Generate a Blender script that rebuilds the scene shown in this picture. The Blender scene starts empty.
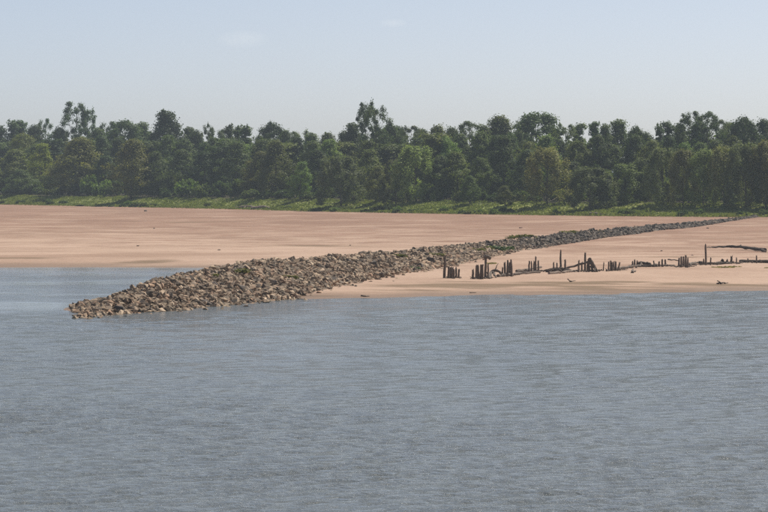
import bpy, math, random
import numpy as np
from mathutils import Vector

random.seed(7)
RS = np.random.RandomState(11)
SC = bpy.context.scene
COL = SC.collection
R = math.radians

# ------------------------------------------------------------------ camera, sky, sun, exposure
CAM_H = 9.0
F = 3650.0                      # focal length in pixels of the 768 px wide photograph
HORIZON = 180.0
PITCH = math.atan((256 - HORIZON) / F)
cam_d = bpy.data.cameras.new('camera')
cam = bpy.data.objects.new('camera', cam_d)
COL.objects.link(cam)
cam.location = (0, 0, CAM_H)
cam.rotation_euler = (R(90) - PITCH, 0, 0)
cam_d.sensor_width = 36
cam_d.lens = F / 768 * 36
cam_d.clip_start = 1
cam_d.clip_end = 60000
SC.camera = cam

SUN_AZ, SUN_EL = R(52), R(57)
world = bpy.data.worlds.new('World')
SC.world = world
world.use_nodes = True
wn = world.node_tree
wn.nodes.clear()


def N(nt, typ, **kw):
    n = nt.nodes.new(typ)
    for k, v in kw.items():
        if k.startswith('i_'):
            n.inputs[k[2:].replace('_', ' ')].default_value = v
        elif k.startswith('n_'):
            n.inputs[int(k[2:])].default_value = v
        else:
            setattr(n, k, v)
    return n


def math_(nt, op, a, b=None, clamp=False):
    n = nt.nodes.new('ShaderNodeMath')
    n.operation = op
    n.use_clamp = clamp
    for i, v in enumerate((a, b)):
        if v is None:
            continue
        if hasattr(v, 'is_output'):
            nt.links.new(v, n.inputs[i])
        else:
            n.inputs[i].default_value = v
    return n.outputs[0]


sky = N(wn, 'ShaderNodeTexSky', sky_type='NISHITA', sun_disc=False, sun_elevation=SUN_EL,
        sun_rotation=SUN_AZ, altitude=0, air_density=0.22, dust_density=1.2, ozone_density=0.0)
bg = N(wn, 'ShaderNodeBackground', i_Strength=0.15)
wo = N(wn, 'ShaderNodeOutputWorld')
# two faint wisps of high cloud low over the forest
tc = N(wn, 'ShaderNodeTexCoord')
sep = N(wn, 'ShaderNodeSeparateXYZ')
wn.links.new(tc.outputs['Generated'], sep.inputs[0])
az = math_(wn, 'DIVIDE', sep.outputs['X'], sep.outputs['Y'])
el = math_(wn, 'DIVIDE', sep.outputs['Z'], sep.outputs['Y'])
nz = N(wn, 'ShaderNodeTexNoise', i_Scale=900.0, i_Detail=4.0)
wn.links.new(tc.outputs['Generated'], nz.inputs['Vector'])
tot = None
for (a0, e0, ra, re) in ((-0.0386, 0.0386, 0.0075, 0.0026), (0.0025, 0.0430, 0.0040, 0.0013)):
    da = math_(wn, 'DIVIDE', math_(wn, 'SUBTRACT', az, a0), ra)
    de = math_(wn, 'DIVIDE', math_(wn, 'SUBTRACT', el, e0), re)
    q = math_(wn, 'ADD', math_(wn, 'MULTIPLY', da, da), math_(wn, 'MULTIPLY', de, de))
    m = math_(wn, 'SUBTRACT', 1.0, q, clamp=True)
    tot = m if tot is None else math_(wn, 'ADD', tot, m)
tot = math_(wn, 'MULTIPLY', tot, math_(wn, 'MULTIPLY', nz.outputs['Fac'], 0.08))
fwd = math_(wn, 'GREATER_THAN', sep.outputs['Y'], 0.0)
tot = math_(wn, 'MULTIPLY', tot, fwd, clamp=True)
wmix = N(wn, 'ShaderNodeMix', data_type='RGBA')
wn.links.new(tot, wmix.inputs['Factor'])
wn.links.new(sky.outputs[0], wmix.inputs[6])
wmix.inputs[7].default_value = (8.2, 8.0, 7.9, 1)
tint = N(wn, 'ShaderNodeMix', data_type='RGBA', blend_type='MULTIPLY')      # summer haze takes a little blue out of the whole sky
tint.inputs['Factor'].default_value = 1.0
tint.inputs[7].default_value = (1.09, 1.06, 0.915, 1)
wn.links.new(wmix.outputs[2], tint.inputs[6])
wn.links.new(tint.outputs[2], bg.inputs['Color'])
wn.links.new(bg.outputs[0], wo.inputs['Surface'])

sun_d = bpy.data.lights.new('sun', 'SUN')
sun_d.energy = 3.5
sun_d.angle = R(0.53)
sun_d.color = (1.0, 0.94, 0.85)
sun = bpy.data.objects.new('sun', sun_d)
COL.objects.link(sun)
sv = Vector((math.sin(SUN_AZ) * math.cos(SUN_EL), math.cos(SUN_AZ) * math.cos(SUN_EL), math.sin(SUN_EL)))
sun.rotation_euler = (-sv).to_track_quat('-Z', 'Y').to_euler()
sun.location = (0, 300, 200)

SC.view_settings.view_transform = 'Standard'
SC.view_settings.look = 'None'
SC.view_settings.exposure = 0.36
SC.view_settings.gamma = 1.0
SC.view_settings.use_curve_mapping = False
SC.render.engine = 'CYCLES'
SC.cycles.use_denoising = False
SC.cycles.use_adaptive_sampling = False
SC.cycles.max_bounces = 6
SC.cycles.transmission_bounces = 4
SC.cycles.transparent_max_bounces = 4
SC.cycles.volume_bounces = 0
SC.cycles.sample_clamp_indirect = 8
SC.cycles.sample_clamp_direct = 5
SC.render.film_transparent = False


# ------------------------------------------------------------------ small helpers
def tag(o, label=None, cat=None, group=None, kind=None):
    if label: o['label'] = label
    if cat: o['category'] = cat
    if group: o['group'] = group
    if kind: o['kind'] = kind
    return o


def mesh_np(name, v, f, mat=None, smooth=False, attrs=None):
    """v (n,3), f (m,k) with k = 3 or 4 corners"""
    me = bpy.data.meshes.new(name)
    v = np.asarray(v, dtype=np.float32)
    f = np.asarray(f, dtype=np.int32)
    k = f.shape[1]
    me.vertices.add(len(v))
    me.vertices.foreach_set('co', v.ravel())
    me.loops.add(f.size)
    me.loops.foreach_set('vertex_index', f.ravel())
    me.polygons.add(len(f))
    me.polygons.foreach_set('loop_start', np.arange(0, f.size, k, dtype=np.int32))
    me.polygons.foreach_set('use_smooth', np.full(len(f), smooth, dtype=bool))
    if attrs:
        for an, arr in attrs.items():
            arr = np.asarray(arr, dtype=np.float32)
            if arr.ndim == 1:
                a = me.attributes.new(an, 'FLOAT', 'POINT')
                a.data.foreach_set('value', arr)
            else:
                a = me.attributes.new(an, 'FLOAT_COLOR', 'POINT')
                a.data.foreach_set('color', arr.ravel())
    me.update(calc_edges=True)
    me.validate()
    if mat: me.materials.append(mat)
    return me


def obj(name, me, parent=None, loc=None):
    o = bpy.data.objects.new(name, me)
    COL.objects.link(o)
    if parent: o.parent = parent
    if loc is not None: o.location = loc
    return o


def empty(name, loc, rz=0.0):
    o = bpy.data.objects.new(name, None)
    COL.objects.link(o)
    o.location = loc
    o.rotation_euler = (0, 0, rz)
    o.empty_display_size = 0.5
    return o


def sstep(a, b, x):
    t = np.clip((np.asarray(x, dtype=float) - a) / (b - a), 0, 1)
    return t * t * (3 - 2 * t)


_perm = np.random.RandomState(3).rand(256, 256)


def vnoise(x, y):
    x = np.asarray(x, dtype=float); y = np.asarray(y, dtype=float)
    xi = np.floor(x).astype(int); yi = np.floor(y).astype(int)
    fx = x - xi; fy = y - yi
    fx = fx * fx * (3 - 2 * fx); fy = fy * fy * (3 - 2 * fy)
    p = lambda i, j: _perm[i % 256, j % 256]
    return ((p(xi, yi) * (1 - fx) + p(xi + 1, yi) * fx) * (1 - fy)
            + (p(xi, yi + 1) * (1 - fx) + p(xi + 1, yi + 1) * fx) * fy) * 2 - 1


def fbm(x, y, o=4):
    s = 0; a = 1.0; t = 0
    for i in range(o):
        s = s + a * vnoise(x * 2 ** i + 17.3 * i, y * 2 ** i + 5.1 * i)
        t += a; a *= 0.5
    return s / t


# ------------------------------------------------------------------ terrain
AX_Y = np.array([232, 238, 246, 255, 270, 295, 310, 337, 375, 417, 476, 579, 648, 700.0])
AX_X = np.array([-20.6, -19.9, -18.9, -17.6, -15.4, -11.6, -8.6, -2.6, 4.6, 11.8, 24.4, 47.2, 61.5, 72.0])
AX_Z = np.array([-0.4, -0.05, 0.38, 0.92, 1.72, 2.05, 2.0, 1.98, 1.72, 1.68, 1.98, 2.0, 1.95, 1.9])
AX_W = np.array([0.6, 1.2, 3.0, 5.6, 7.2, 7.7, 7.5, 6.5, 5.0, 3.7, 3.1, 2.1, 1.3, 0.8])

BX = np.array([-900, -200, -110, -75, -45, -19, 3.4, 23.5, 42, 60, 73, 150, 900.0])
BY = np.array([2600, 1240, 1043, 964, 896, 824, 774, 740, 712, 694, 690, 660, 600.0])


def axis_x(Y): return np.interp(Y, AX_Y, AX_X) + np.where(Y > 700, (Y - 700) * 0.2, 0) - np.where(Y < 232, (232 - Y) * 0.15, 0)
def bank_y(X): return np.interp(X, BX, BY)


def shore_y(X, Y):
    left = 377 + 3.0 * vnoise(X / 16.0, 2.2 + 0 * X) + np.where(X < -40, (-40 - X) * 0.15, 0)
    right = 277 + (X + 7.5) * 0.50 + 2.4 * vnoise(X / 8.0, 7.7 + 0 * X) + 1.0 * vnoise(X / 2.3, 3.7 + 0 * X)
    k = sstep(-3, 3, X - axis_x(Y))
    return left * (1 - k) + right * k


def H(X, Y):
    X = np.asarray(X, dtype=float); Y = np.asarray(Y, dtype=float)
    ys = shore_y(X, Y)
    yb = bank_y(X)
    s = Y - ys
    L = np.maximum(yb - ys, 60)
    t = np.clip(s / L, 0, 1)
    z = 2 * (0.25 * (1 - np.exp(-t / 0.03)) + 0.75 * np.power(t, 0.8))
    relief = (0.16 * fbm(X / 45.0, Y / 45.0, 3) + 0.05 * fbm(X / 7.0 + 40, Y / 9.0, 3)) * sstep(0, 40, s) * (1 - 0.7 * sstep(-30, 0, Y - yb))
    z = z + relief
    z = np.where(s < 0, np.maximum(0.035 * s, -4), z)
    b = Y - yb
    bank = 2.3 * sstep(-1, 34, b) + 0.35 * fbm(X / 10.0, Y / 10.0, 3) * sstep(2, 14, b) + 0.25 * sstep(-1, 2, b)
    z = z + np.where(b > -1, bank, 0)
    shoal = 0.16 - ((X + 21.3) / 1.5) ** 2 * 0.3 - ((Y - 256) / 7.0) ** 2 * 0.3
    return np.maximum(z, shoal)


def ray(px, py):
    dx = (px - 384) / F
    dz = -(py - 256) / F
    c, s = math.cos(PITCH), math.sin(PITCH)
    return np.array([dx, c + dz * s, dz * c - s])


_YS = np.arange(80, 1500, 0.5)


def ground_at(px, py):
    """the point of the terrain (or water) that a pixel of the photograph looks at"""
    r = ray(px, py)
    X = r[0] / r[1] * _YS
    Z = CAM_H + r[2] / r[1] * _YS
    hh = np.maximum(H(X, _YS), 0)
    k = int(np.argmax(hh >= Z))
    if hh[k] < Z[k]: k = len(_YS) - 1
    return np.array([X[k], _YS[k], hh[k]])


def px_x(px, Y): return (px - 384) / F * Y
def z_at(py, Y): return CAM_H + (HORIZON - py) / F * Y


# ------------------------------------------------------------------ material helpers
def mat_new(name):
    m = bpy.data.materials.new(name)
    m.use_nodes = True
    nt = m.node_tree
    nt.nodes.clear()
    out = nt.nodes.new('ShaderNodeOutputMaterial')
    return m, nt, out


def ramp(nt, src, stops, interp='LINEAR'):
    r = nt.nodes.new('ShaderNodeValToRGB')
    r.color_ramp.interpolation = interp
    e = r.color_ramp.elements
    while len(e) < len(stops): e.new(0.5)
    for i, (p, c) in enumerate(stops):
        e[i].position = p
        e[i].color = c if len(c) == 4 else (*c, 1)
    nt.links.new(src, r.inputs[0])
    return r.outputs[0]


def mix(nt, fac, a, b, mode='MIX'):
    n = nt.nodes.new('ShaderNodeMix')
    n.data_type = 'RGBA'
    n.blend_type = mode
    for sock, v in ((n.inputs['Factor'], fac), (n.inputs[6], a), (n.inputs[7], b)):
        if hasattr(v, 'is_output'): nt.links.new(v, sock)
        elif isinstance(v, (int, float)): sock.default_value = v
        else: sock.default_value = (*v, 1) if len(v) == 3 else v
    return n.outputs[2]


def noise(nt, vec, scale, detail=4, rough=0.55, dist=0.0):
    n = N(nt, 'ShaderNodeTexNoise', i_Scale=scale, i_Detail=detail, i_Roughness=rough, i_Distortion=dist)
    if vec is not None: nt.links.new(vec, n.inputs['Vector'])
    return n.outputs['Fac']


def attr(nt, name):
    n = N(nt, 'ShaderNodeAttribute', attribute_name=name)
    return n


# ------------------------------------------------------------------ sand and ground
def mat_ground():
    m, nt, out = mat_new('sand_ground')
    tc = nt.nodes.new('ShaderNodeTexCoord')
    P = tc.outputs['Object']
    inland = attr(nt, 'inland').outputs['Fac']
    wet = attr(nt, 'wet').outputs['Fac']
    grass = attr(nt, 'grass').outputs['Fac']
    silt = attr(nt, 'silt').outputs['Fac']
    n1 = noise(nt, P, 0.045, 5, 0.6)
    n2 = noise(nt, P, 0.16, 5, 0.65)
    n3 = noise(nt, P, 1.7, 4, 0.6)
    pale = mix(nt, ramp(nt, n1, [(0.43, (0, 0, 0)), (0.58, (1, 1, 1))]), (0.47, 0.345, 0.268), (0.395, 0.283, 0.216))
    red = mix(nt, ramp(nt, n1, [(0.43, (0, 0, 0)), (0.58, (1, 1, 1))]), (0.275, 0.165, 0.120), (0.21, 0.122, 0.088))
    f = math_(nt, 'ADD', inland, math_(nt, 'MULTIPLY', math_(nt, 'SUBTRACT', n2, 0.5), 1.5))
    c = mix(nt, ramp(nt, f, [(0.28, (0, 0, 0)), (0.62, (1, 1, 1))]), pale, red)
    # light wind-blown streaks and darker strand lines
    st = noise(nt, P, 0.07, 4, 0.6, 0.4)
    c = mix(nt, math_(nt, 'MULTIPLY', ramp(nt, st, [(0.54, (0, 0, 0)), (0.62, (1, 1, 1))]), 0.55), c, (0.50, 0.37, 0.285))
    c = mix(nt, math_(nt, 'MULTIPLY', ramp(nt, noise(nt, P, 0.034, 5, 0.62, 0.6), [(0.53, (0, 0, 0)), (0.62, (1, 1, 1))]), 0.32), c, (0.25, 0.155, 0.11))
    c = mix(nt, 0.28, c, ramp(nt, n3, [(0.3, (0.22, 0.14, 0.10)), (0.7, (0.50, 0.35, 0.25))]))
    c = mix(nt, math_(nt, 'MULTIPLY', attr(nt, 'strand').outputs['Fac'], 0.5), c, (0.27, 0.175, 0.125))
    # silt and damp sand
    sf = ramp(nt, math_(nt, 'ADD', silt, math_(nt, 'MULTIPLY', math_(nt, 'SUBTRACT', n2, 0.5), 1.2)), [(0.32, (0, 0, 0)), (0.85, (1, 1, 1))])
    c = mix(nt, math_(nt, 'MULTIPLY', sf, 0.9), c, (0.19, 0.135, 0.088))
    c = mix(nt, math_(nt, 'MULTIPLY', wet, 0.75), c, (0.20, 0.135, 0.088))
    gcol = mix(nt, ramp(nt, noise(nt, P, 0.13, 4, 0.6), [(0.38, (0, 0, 0)), (0.6, (1, 1, 1))]), (0.175, 0.215, 0.062), (0.26, 0.27, 0.092))
    gf = ramp(nt, math_(nt, 'ADD', grass, math_(nt, 'MULTIPLY', math_(nt, 'SUBTRACT', n2, 0.5), 0.5)), [(0.4, (0, 0, 0)), (0.58, (1, 1, 1))])
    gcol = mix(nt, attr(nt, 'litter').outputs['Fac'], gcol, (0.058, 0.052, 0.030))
    c = mix(nt, gf, c, gcol)
    bs = N(nt, 'ShaderNodeBsdfPrincipled', i_Roughness=0.95)
    bs.inputs['Specular IOR Level'].default_value = 0.15
    nt.links.new(c, bs.inputs['Base Color'])
    rg = math_(nt, 'SUBTRACT', 0.95, math_(nt, 'MULTIPLY', wet, 0.45))
    nt.links.new(rg, bs.inputs['Roughness'])
    bp = N(nt, 'ShaderNodeBump', i_Strength=0.7, i_Distance=0.12)
    nt.links.new(math_(nt, 'ADD', noise(nt, P, 1.1, 5, 0.65), noise(nt, P, 0.35, 3, 0.5)), bp.inputs['Height'])
    nt.links.new(bp.outputs[0], bs.inputs['Normal'])
    nt.links.new(bs.outputs[0], out.inputs['Surface'])
    return m


def fan_grid(us, ys, y0):
    U, Y = np.meshgrid(us, ys)
    X = U * np.maximum(Y, y0)
    ny, nx = U.shape
    idx = np.arange(nx * ny).reshape(ny, nx)
    f = np.stack([idx[:-1, :-1], idx[:-1, 1:], idx[1:, 1:], idx[1:, :-1]], -1).reshape(-1, 4)
    return X.ravel(), Y.ravel(), f


def outer(lo, hi, n, sign):
    a = np.geomspace(lo, hi, n)
    return a if sign > 0 else -a[::-1]


us = np.concatenate([outer(0.19, 9, 22, -1), np.arange(-0.18, 0.1801, 0.0013), outer(0.19, 9, 22, 1)])
ys = [205.0]
while ys[-1] < 1300: ys.append(ys[-1] + 0.55 * (ys[-1] / 300) ** 1.5)
ys = np.concatenate([[-3000, -900, -200, 0, 80, 150], ys, np.geomspace(1330, 16000, 22)])
gx, gy, gf = fan_grid(us, ys, 220)
gz = H(gx, gy)
s_ = gy - shore_y(gx, gy)
inl = np.clip(s_ / np.maximum(bank_y(gx) - shore_y(gx, gy), 60), 0, 1)
inl = np.power(inl, 0.7)
wet = (1 - sstep(0.07, 0.36, gz + 0.10 * fbm(gx / 4.0, gy / 3.0, 3)))
strand = sstep(0.30, 0.75, vnoise(gz * 17 + 1.3 * fbm(gx / 30.0, gy / 30.0, 2), 0.5 + gx / 90.0)) * sstep(0.1, 0.3, gz)
silt = np.zeros_like(gx)
for (px, py, rx, ry, a) in [      # damp silty patches seen on the sand, as pixels: centre, half-widths, strength
        (148, 261, 26, 2.0, 0.9), (20, 258, 40, 1.2, 0.5), (520, 286, 85, 3.2, 1.0), (560, 284.5, 60, 2.6, 0.9), (640, 288.5, 60, 2.0, 0.9),
        (720, 284.5, 55, 1.8, 0.95), (580, 287, 150, 3.0, 0.8), (720, 289, 70, 1.6, 0.8), (400, 290, 60, 1.1, 0.75), (310, 296.5, 30, 1.2, 0.9), (330, 246, 60, 0.8, 0.6), (620, 282, 40, 1.0, 0.6),
        (470, 281, 25, 1.2, 0.6), (690, 257, 60, 1.2, 0.5), (365, 289, 25, 0.9, 0.7), (180, 222, 90, 0.8, 0.4), (560, 292, 120, 0.9, 0.55)]:
    c = ground_at(px, py); c1 = ground_at(px, py - ry); c2 = ground_at(px, py + ry)
    hx = rx / F * c[1]; hy = max((c1[1] - c2[1]) / 2, 1.0)
    q = ((gx - c[0]) / hx) ** 2 + ((gy - c[1]) / hy) ** 2
    silt = np.maximum(silt, a * np.exp(-q * 0.7))
silt = np.clip(1.45 * silt * (1.0 + 2.0 * fbm(gx / 9.0 + 5, gy / 3.0, 4)), 0, 1.2)
b_ = gy - bank_y(gx)
grass = sstep(-1.5, 2.5, b_ + 1.6 * fbm(gx / 2.5, gy / 6.0, 3))
gp = ground_at(725, 267)
grass = np.maximum(grass, 0.62 * np.exp(-((gx - gp[0]) / 2.2) ** 2 - ((gy - gp[1]) / 2.2) ** 2))
ground = obj('sandbar_ground', mesh_np('sandbar_ground', np.stack([gx, gy, gz], 1), gf, mat_ground(), True,
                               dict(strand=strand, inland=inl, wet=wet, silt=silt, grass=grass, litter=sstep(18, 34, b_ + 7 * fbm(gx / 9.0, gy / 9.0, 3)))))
tag(ground, kind='structure')


# ------------------------------------------------------------------ river
def mat_water():
    m, nt, out = mat_new('river_water')
    tc = nt.nodes.new('ShaderNodeTexCoord')
    P = tc.outputs['Object']
    bs = N(nt, 'ShaderNodeBsdfPrincipled', i_Roughness=0.09, i_IOR=1.333)
    c = mix(nt, noise(nt, P, 0.02, 3), (0.122, 0.138, 0.136), (0.104, 0.118, 0.118))
    nt.links.new(c, bs.inputs['Base Color'])
    chop = attr(nt, 'chop').outputs['Fac']
    b1 = noise(nt, P, 3.4, 5, 0.65, 0.3)
    b2 = noise(nt, P, 1.3, 3, 0.5)
    h = math_(nt, 'MULTIPLY', math_(nt, 'ADD', b1, b2), chop)
    bp = N(nt, 'ShaderNodeBump', i_Strength=1.0, i_Distance=0.19)
    nt.links.new(h, bp.inputs['Height'])
    nt.links.new(bp.outputs[0], bs.inputs['Normal'])
    nt.links.new(bs.outputs[0], out.inputs['Surface'])
    return m


us = np.concatenate([outer(0.185, 60, 26, -1), np.arange(-0.18, 0.1801, 0.0011), outer(0.185, 60, 26, 1)])
ys = [82.0]
while ys[-1] < 400: ys.append(ys[-1] * 1.0017)
ys = np.concatenate([[-6000, -2000, -600, -200, -60, 0, 40, 70], ys, [430, 500, 700, 1200]])
wx, wy, wf = fan_grid(us, ys, 82)
rough = 0.66 + 0.50 * fbm(wx / 16.0, wy / 26.0, 4) + 0.18 * fbm(wx / 3.0 + 9, wy / 7.0, 3)
side = wx - axis_x(wy)
calm = (1 - sstep(-1.5, 2.5, side + 1.4 * fbm(wx / 5.0, wy / 6.0, 2))) * sstep(224, 256, wy + 9.0 * fbm(wx / 7.0, wy / 9.0, 3))
rough = np.clip(rough, 0.3, 1.3) * (1 - calm * (0.88 - 0.25 * sstep(0.0, 0.35, fbm(wx / 14.0 + 3, wy / 11.0, 3))))
near = sstep(0, 24, shore_y(wx, wy) - wy)
rough = rough * (0.8 + 0.2 * near)
inside = (np.abs(wx) < 0.1795 * np.maximum(wy, 82)) & (wy > 84) & (wy < 398)
wz = np.zeros_like(wx)
cell = np.maximum(0.0011 * np.maximum(wy, 82), 0.0017 * np.maximum(wy, 82))
for i in range(90):
    lam = 0.42 * (5.0 / 0.42) ** RS.rand()
    th = R(-62) + RS.randn() * 0.55
    amp = 0.0040 * min(lam, 1.6) ** 0.9 * (1.0 if lam < 1.6 else 0.55) * (0.5 + RS.rand())
    k = 2 * math.pi / lam
    wz += amp * np.sin(k * (wx * math.cos(th) + wy * math.sin(th)) + RS.rand() * 6.28 + 0.9 * fbm(wx / 9 + i, wy / 9, 2)) * sstep(2.4, 4.0, lam / cell)
wz = np.where(inside, wz * rough, 0)
river = obj('river', mesh_np('river', np.stack([wx, wy, wz], 1), wf, mat_water(), True, dict(chop=np.clip(rough, 0, 1.3) * np.clip((rough - 0.02) / 0.35, 0, 1))))
tag(river, kind='structure')


# ------------------------------------------------------------------ rock dike
def mat_stone(name, use_attr):
    m, nt, out = mat_new(name)
    tc = nt.nodes.new('ShaderNodeTexCoord')
    geo = nt.nodes.new('ShaderNodeNewGeometry')
    if use_attr: base = attr(nt, 'tint').outputs['Color']
    else: base = nt.nodes.new('ShaderNodeObjectInfo').outputs['Color']
    P = geo.outputs['Position']
    n = noise(nt, P, 5.0, 5, 0.65)
    c = mix(nt, ramp(nt, n, [(0.35, (0, 0, 0)), (0.7, (0.6, 0.6, 0.6))]), base, (0.10, 0.075, 0.055))
    c = mix(nt, ramp(nt, noise(nt, P, 1.1, 3), [(0.55, (0, 0, 0)), (0.72, (0.45, 0.45, 0.45))]), c, (0.46, 0.345, 0.24))
    bs = N(nt, 'ShaderNodeBsdfPrincipled', i_Roughness=0.88)
    bs.inputs['Specular IOR Level'].default_value = 0.3
    nt.links.new(c, bs.inputs['Base Color'])
    bp = N(nt, 'ShaderNodeBump', i_Strength=0.6, i_Distance=0.05)
    nt.links.new(noise(nt, P, 9.0, 4, 0.6), bp.inputs['Height'])
    nt.links.new(bp.outputs[0], bs.inputs['Normal'])
    nt.links.new(bs.outputs[0], out.inputs['Surface'])
    return m


M_STONE = mat_stone('dike_stone', False)
M_RUBBLE = mat_stone('dike_rubble', True)


def rock_variant(seed, flat):
    import bmesh
    r = np.random.RandomState(seed)
    p = r.randn(12, 3)
    p /= np.linalg.norm(p, axis=1)[:, None]
    p = np.sign(p) * np.abs(p) ** 0.7
    p *= np.array([0.62, 0.47, flat]) * (0.8 + 0.35 * r.rand(12, 1))
    bm = bmesh.new()
    for q in p: bm.verts.new(q)
    res = bmesh.ops.convex_hull(bm, input=bm.verts)
    junk = {e for e in res['geom_interior'] + res['geom_unused'] if isinstance(e, bmesh.types.BMVert)}
    bmesh.ops.delete(bm, geom=list(junk), context='VERTS')
    bmesh.ops.triangulate(bm, faces=bm.faces)
    bm.verts.index_update()
    v = np.array([q.co[:] for q in bm.verts])
    f = np.array([[q.index for q in fc.verts] for fc in bm.faces])
    bm.free()
    return v, f


ROCKS = [rock_variant(100 + i, 0.26 + 0.04 * (i % 6)) for i in range(16)]


def dike_z(Y, v):
    """surface height of the dike at distance Y and sideways offset v from its crest"""
    zc = np.interp(Y, AX_Y, AX_Z)
    wr = np.interp(Y, AX_Y, AX_W)
    w = np.where(v > 0, wr, wr * 0.75)
    X = axis_x(Y) + v
    g = np.maximum(H(X, Y), -0.35)
    t = np.clip((np.abs(v) - 0.12 * w) / (0.88 * w), 0, 1)
    prof = 1 - t ** 0.9
    lump = 0.32 * fbm(X / 3.1, Y / 3.6, 3) + 0.18 * vnoise(Y / 2.1, 0.3 + 0 * Y)
    return g + np.maximum(zc - g, 0.0) * prof + lump * np.clip((zc - g), 0, 1) * (0.35 + 0.65 * prof) * (t < 1)


def rot_mats(n, tilt):
    a = RS.rand(n) * 6.283; bx = RS.randn(n) * tilt; by = RS.randn(n) * tilt
    ca, sa = np.cos(a), np.sin(a); cb, sb = np.cos(bx), np.sin(bx); cc, sc = np.cos(by), np.sin(by)
    Z = np.zeros((n, 3, 3)); Z[:, 0, 0] = ca; Z[:, 0, 1] = -sa; Z[:, 1, 0] = sa; Z[:, 1, 1] = ca; Z[:, 2, 2] = 1
    X = np.zeros((n, 3, 3)); X[:, 0, 0] = 1; X[:, 1, 1] = cb; X[:, 1, 2] = -sb; X[:, 2, 1] = sb; X[:, 2, 2] = cb
    Y = np.zeros((n, 3, 3)); Y[:, 1, 1] = 1; Y[:, 0, 0] = cc; Y[:, 0, 2] = sc; Y[:, 2, 0] = -sc; Y[:, 2, 2] = cc
    return X @ Y @ Z


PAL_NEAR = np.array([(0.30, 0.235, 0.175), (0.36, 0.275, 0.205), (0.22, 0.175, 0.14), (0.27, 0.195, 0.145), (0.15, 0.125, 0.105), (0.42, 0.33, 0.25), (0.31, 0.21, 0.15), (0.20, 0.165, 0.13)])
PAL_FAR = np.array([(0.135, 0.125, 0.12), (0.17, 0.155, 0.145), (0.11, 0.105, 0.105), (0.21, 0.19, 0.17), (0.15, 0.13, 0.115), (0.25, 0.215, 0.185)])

dike = empty('rock_dike', (-12.0, 292.0, 0.0))
tag(dike, 'long low dike of rough brown and grey stones running from the water to the trees', 'rock dike')
# bed of small rubble and earth under the stones
by = np.concatenate([np.arange(233, 420, 1.2), np.arange(420, 690, 2.5)])
bt = np.linspace(-1, 1, 25)
BYg, BTg = np.meshgrid(by, bt, indexing='ij')
wR = np.interp(BYg, AX_Y, AX_W)
BV = np.where(BTg > 0, BTg * wR, BTg * wR * 0.75)
BZ = dike_z(BYg, BV) - 0.20 - 0.25 * (np.abs(BTg) > 0.97)
nyb, nxb = BYg.shape
ib = np.arange(nyb * nxb).reshape(nyb, nxb)
bf = np.stack([ib[:-1, :-1], ib[:-1, 1:], ib[1:, 1:], ib[1:, :-1]], -1).reshape(-1, 4)
bv = np.stack([(axis_x(BYg) + BV).ravel() + 12.0, BYg.ravel() - 292.0, BZ.ravel()], 1)
tint = np.tile([0.10, 0.078, 0.058, 1], (len(bv), 1))
obj('rubble_bed', mesh_np('rubble_bed', bv, bf, M_RUBBLE, True, dict(tint=tint)), dike)

# stones: position, size, tint
Ya, Va, Sa = [], [], []
for (y0, y1, step, smin, smax) in ((237.5, 300, 0.048, 0.11, 0.62), (300, 400, 0.062, 0.14, 0.60), (400, 500, 0.12, 0.22, 0.62), (500, 695, 0.24, 0.34, 0.75)):
    for yy in np.arange(y0, y1, step):
        w = float(np.interp(yy, AX_Y, AX_W))
        n = max(2, int(round(w * 1.75 * 0.92 + RS.rand() * 0.8)))
        Ya += list(yy + RS.rand(n) * step); Va += list((RS.rand(n) * 1.77 - 0.76) * w)
        Sa += list(smin + (smax - smin) * RS.rand(n) ** 2.6)
# strays at the toe and a few big dark boulders
for i in range(170):
    yy = 236 + 200 * RS.rand(); w = float(np.interp(yy, AX_Y, AX_W))
    Ya.append(yy); Va.append(w * (1.0 + 0.12 * abs(RS.randn()))); Sa.append(0.28 + 0.4 * RS.rand() ** 2)
big = [(100, 311), (160, 300), (243, 289), (270, 283), (190, 281), (225, 272), (305, 265), (340, 272), (380, 262), (410, 258), (450, 255), (212, 285), (260, 273), (180, 291), (232, 303), (300, 279), (333, 282), (350, 262), (371, 266), (395, 271), (420, 268), (146, 308), (120, 312), (206, 305), (128, 302), (318, 268), (430, 262), (462, 250), (490, 246)]
nb0 = len(Ya)
for (px, py) in big:
    best = None
    for yy in np.arange(238, 470, 1.0):
        xx = px_x(px, yy); v = xx - float(axis_x(yy)); w = float(np.interp(yy, AX_Y, AX_W))
        if abs(v) > w: continue
        e = abs(float(dike_z(np.array(yy), np.array(v))) - z_at(py, yy))
        if best is None or e < best[0]: best = (e, yy, v)
    if best is None: continue
    Ya.append(best[1]); Va.append(best[2]); Sa.append(0.75 + 0.4 * RS.rand())
Ya = np.array(Ya); Va = np.array(Va); Sa = np.array(Sa)
isbig = np.arange(len(Ya)) >= nb0
Xa = axis_x(Ya) + Va
stray = np.abs(Va) > np.interp(Ya, AX_Y, AX_W)
Za = np.where(stray, np.maximum(H(Xa, Ya), -0.1), dike_z(Ya, Va)) - 0.02 + (RS.rand(len(Ya)) - 0.35) * 0.22 * np.where(stray, 0, 1)
keep = Za > -0.22
Ya, Va, Sa, Xa, Za, isbig = Ya[keep], Va[keep], Sa[keep], Xa[keep], Za[keep], isbig[keep]
n = len(Ya)
ROT = rot_mats(n, 0.42)
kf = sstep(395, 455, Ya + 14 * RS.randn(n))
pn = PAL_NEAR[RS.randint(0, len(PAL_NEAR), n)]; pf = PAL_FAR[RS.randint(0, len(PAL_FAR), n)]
tintA = (pn * (1 - kf[:, None]) + pf * kf[:, None]) * (0.6 + 0.8 * RS.rand(n, 1)) * np.where(kf > 0.5, 0.72, 1.18)[:, None] * np.array([1.02, 1.0, 0.94])
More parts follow.
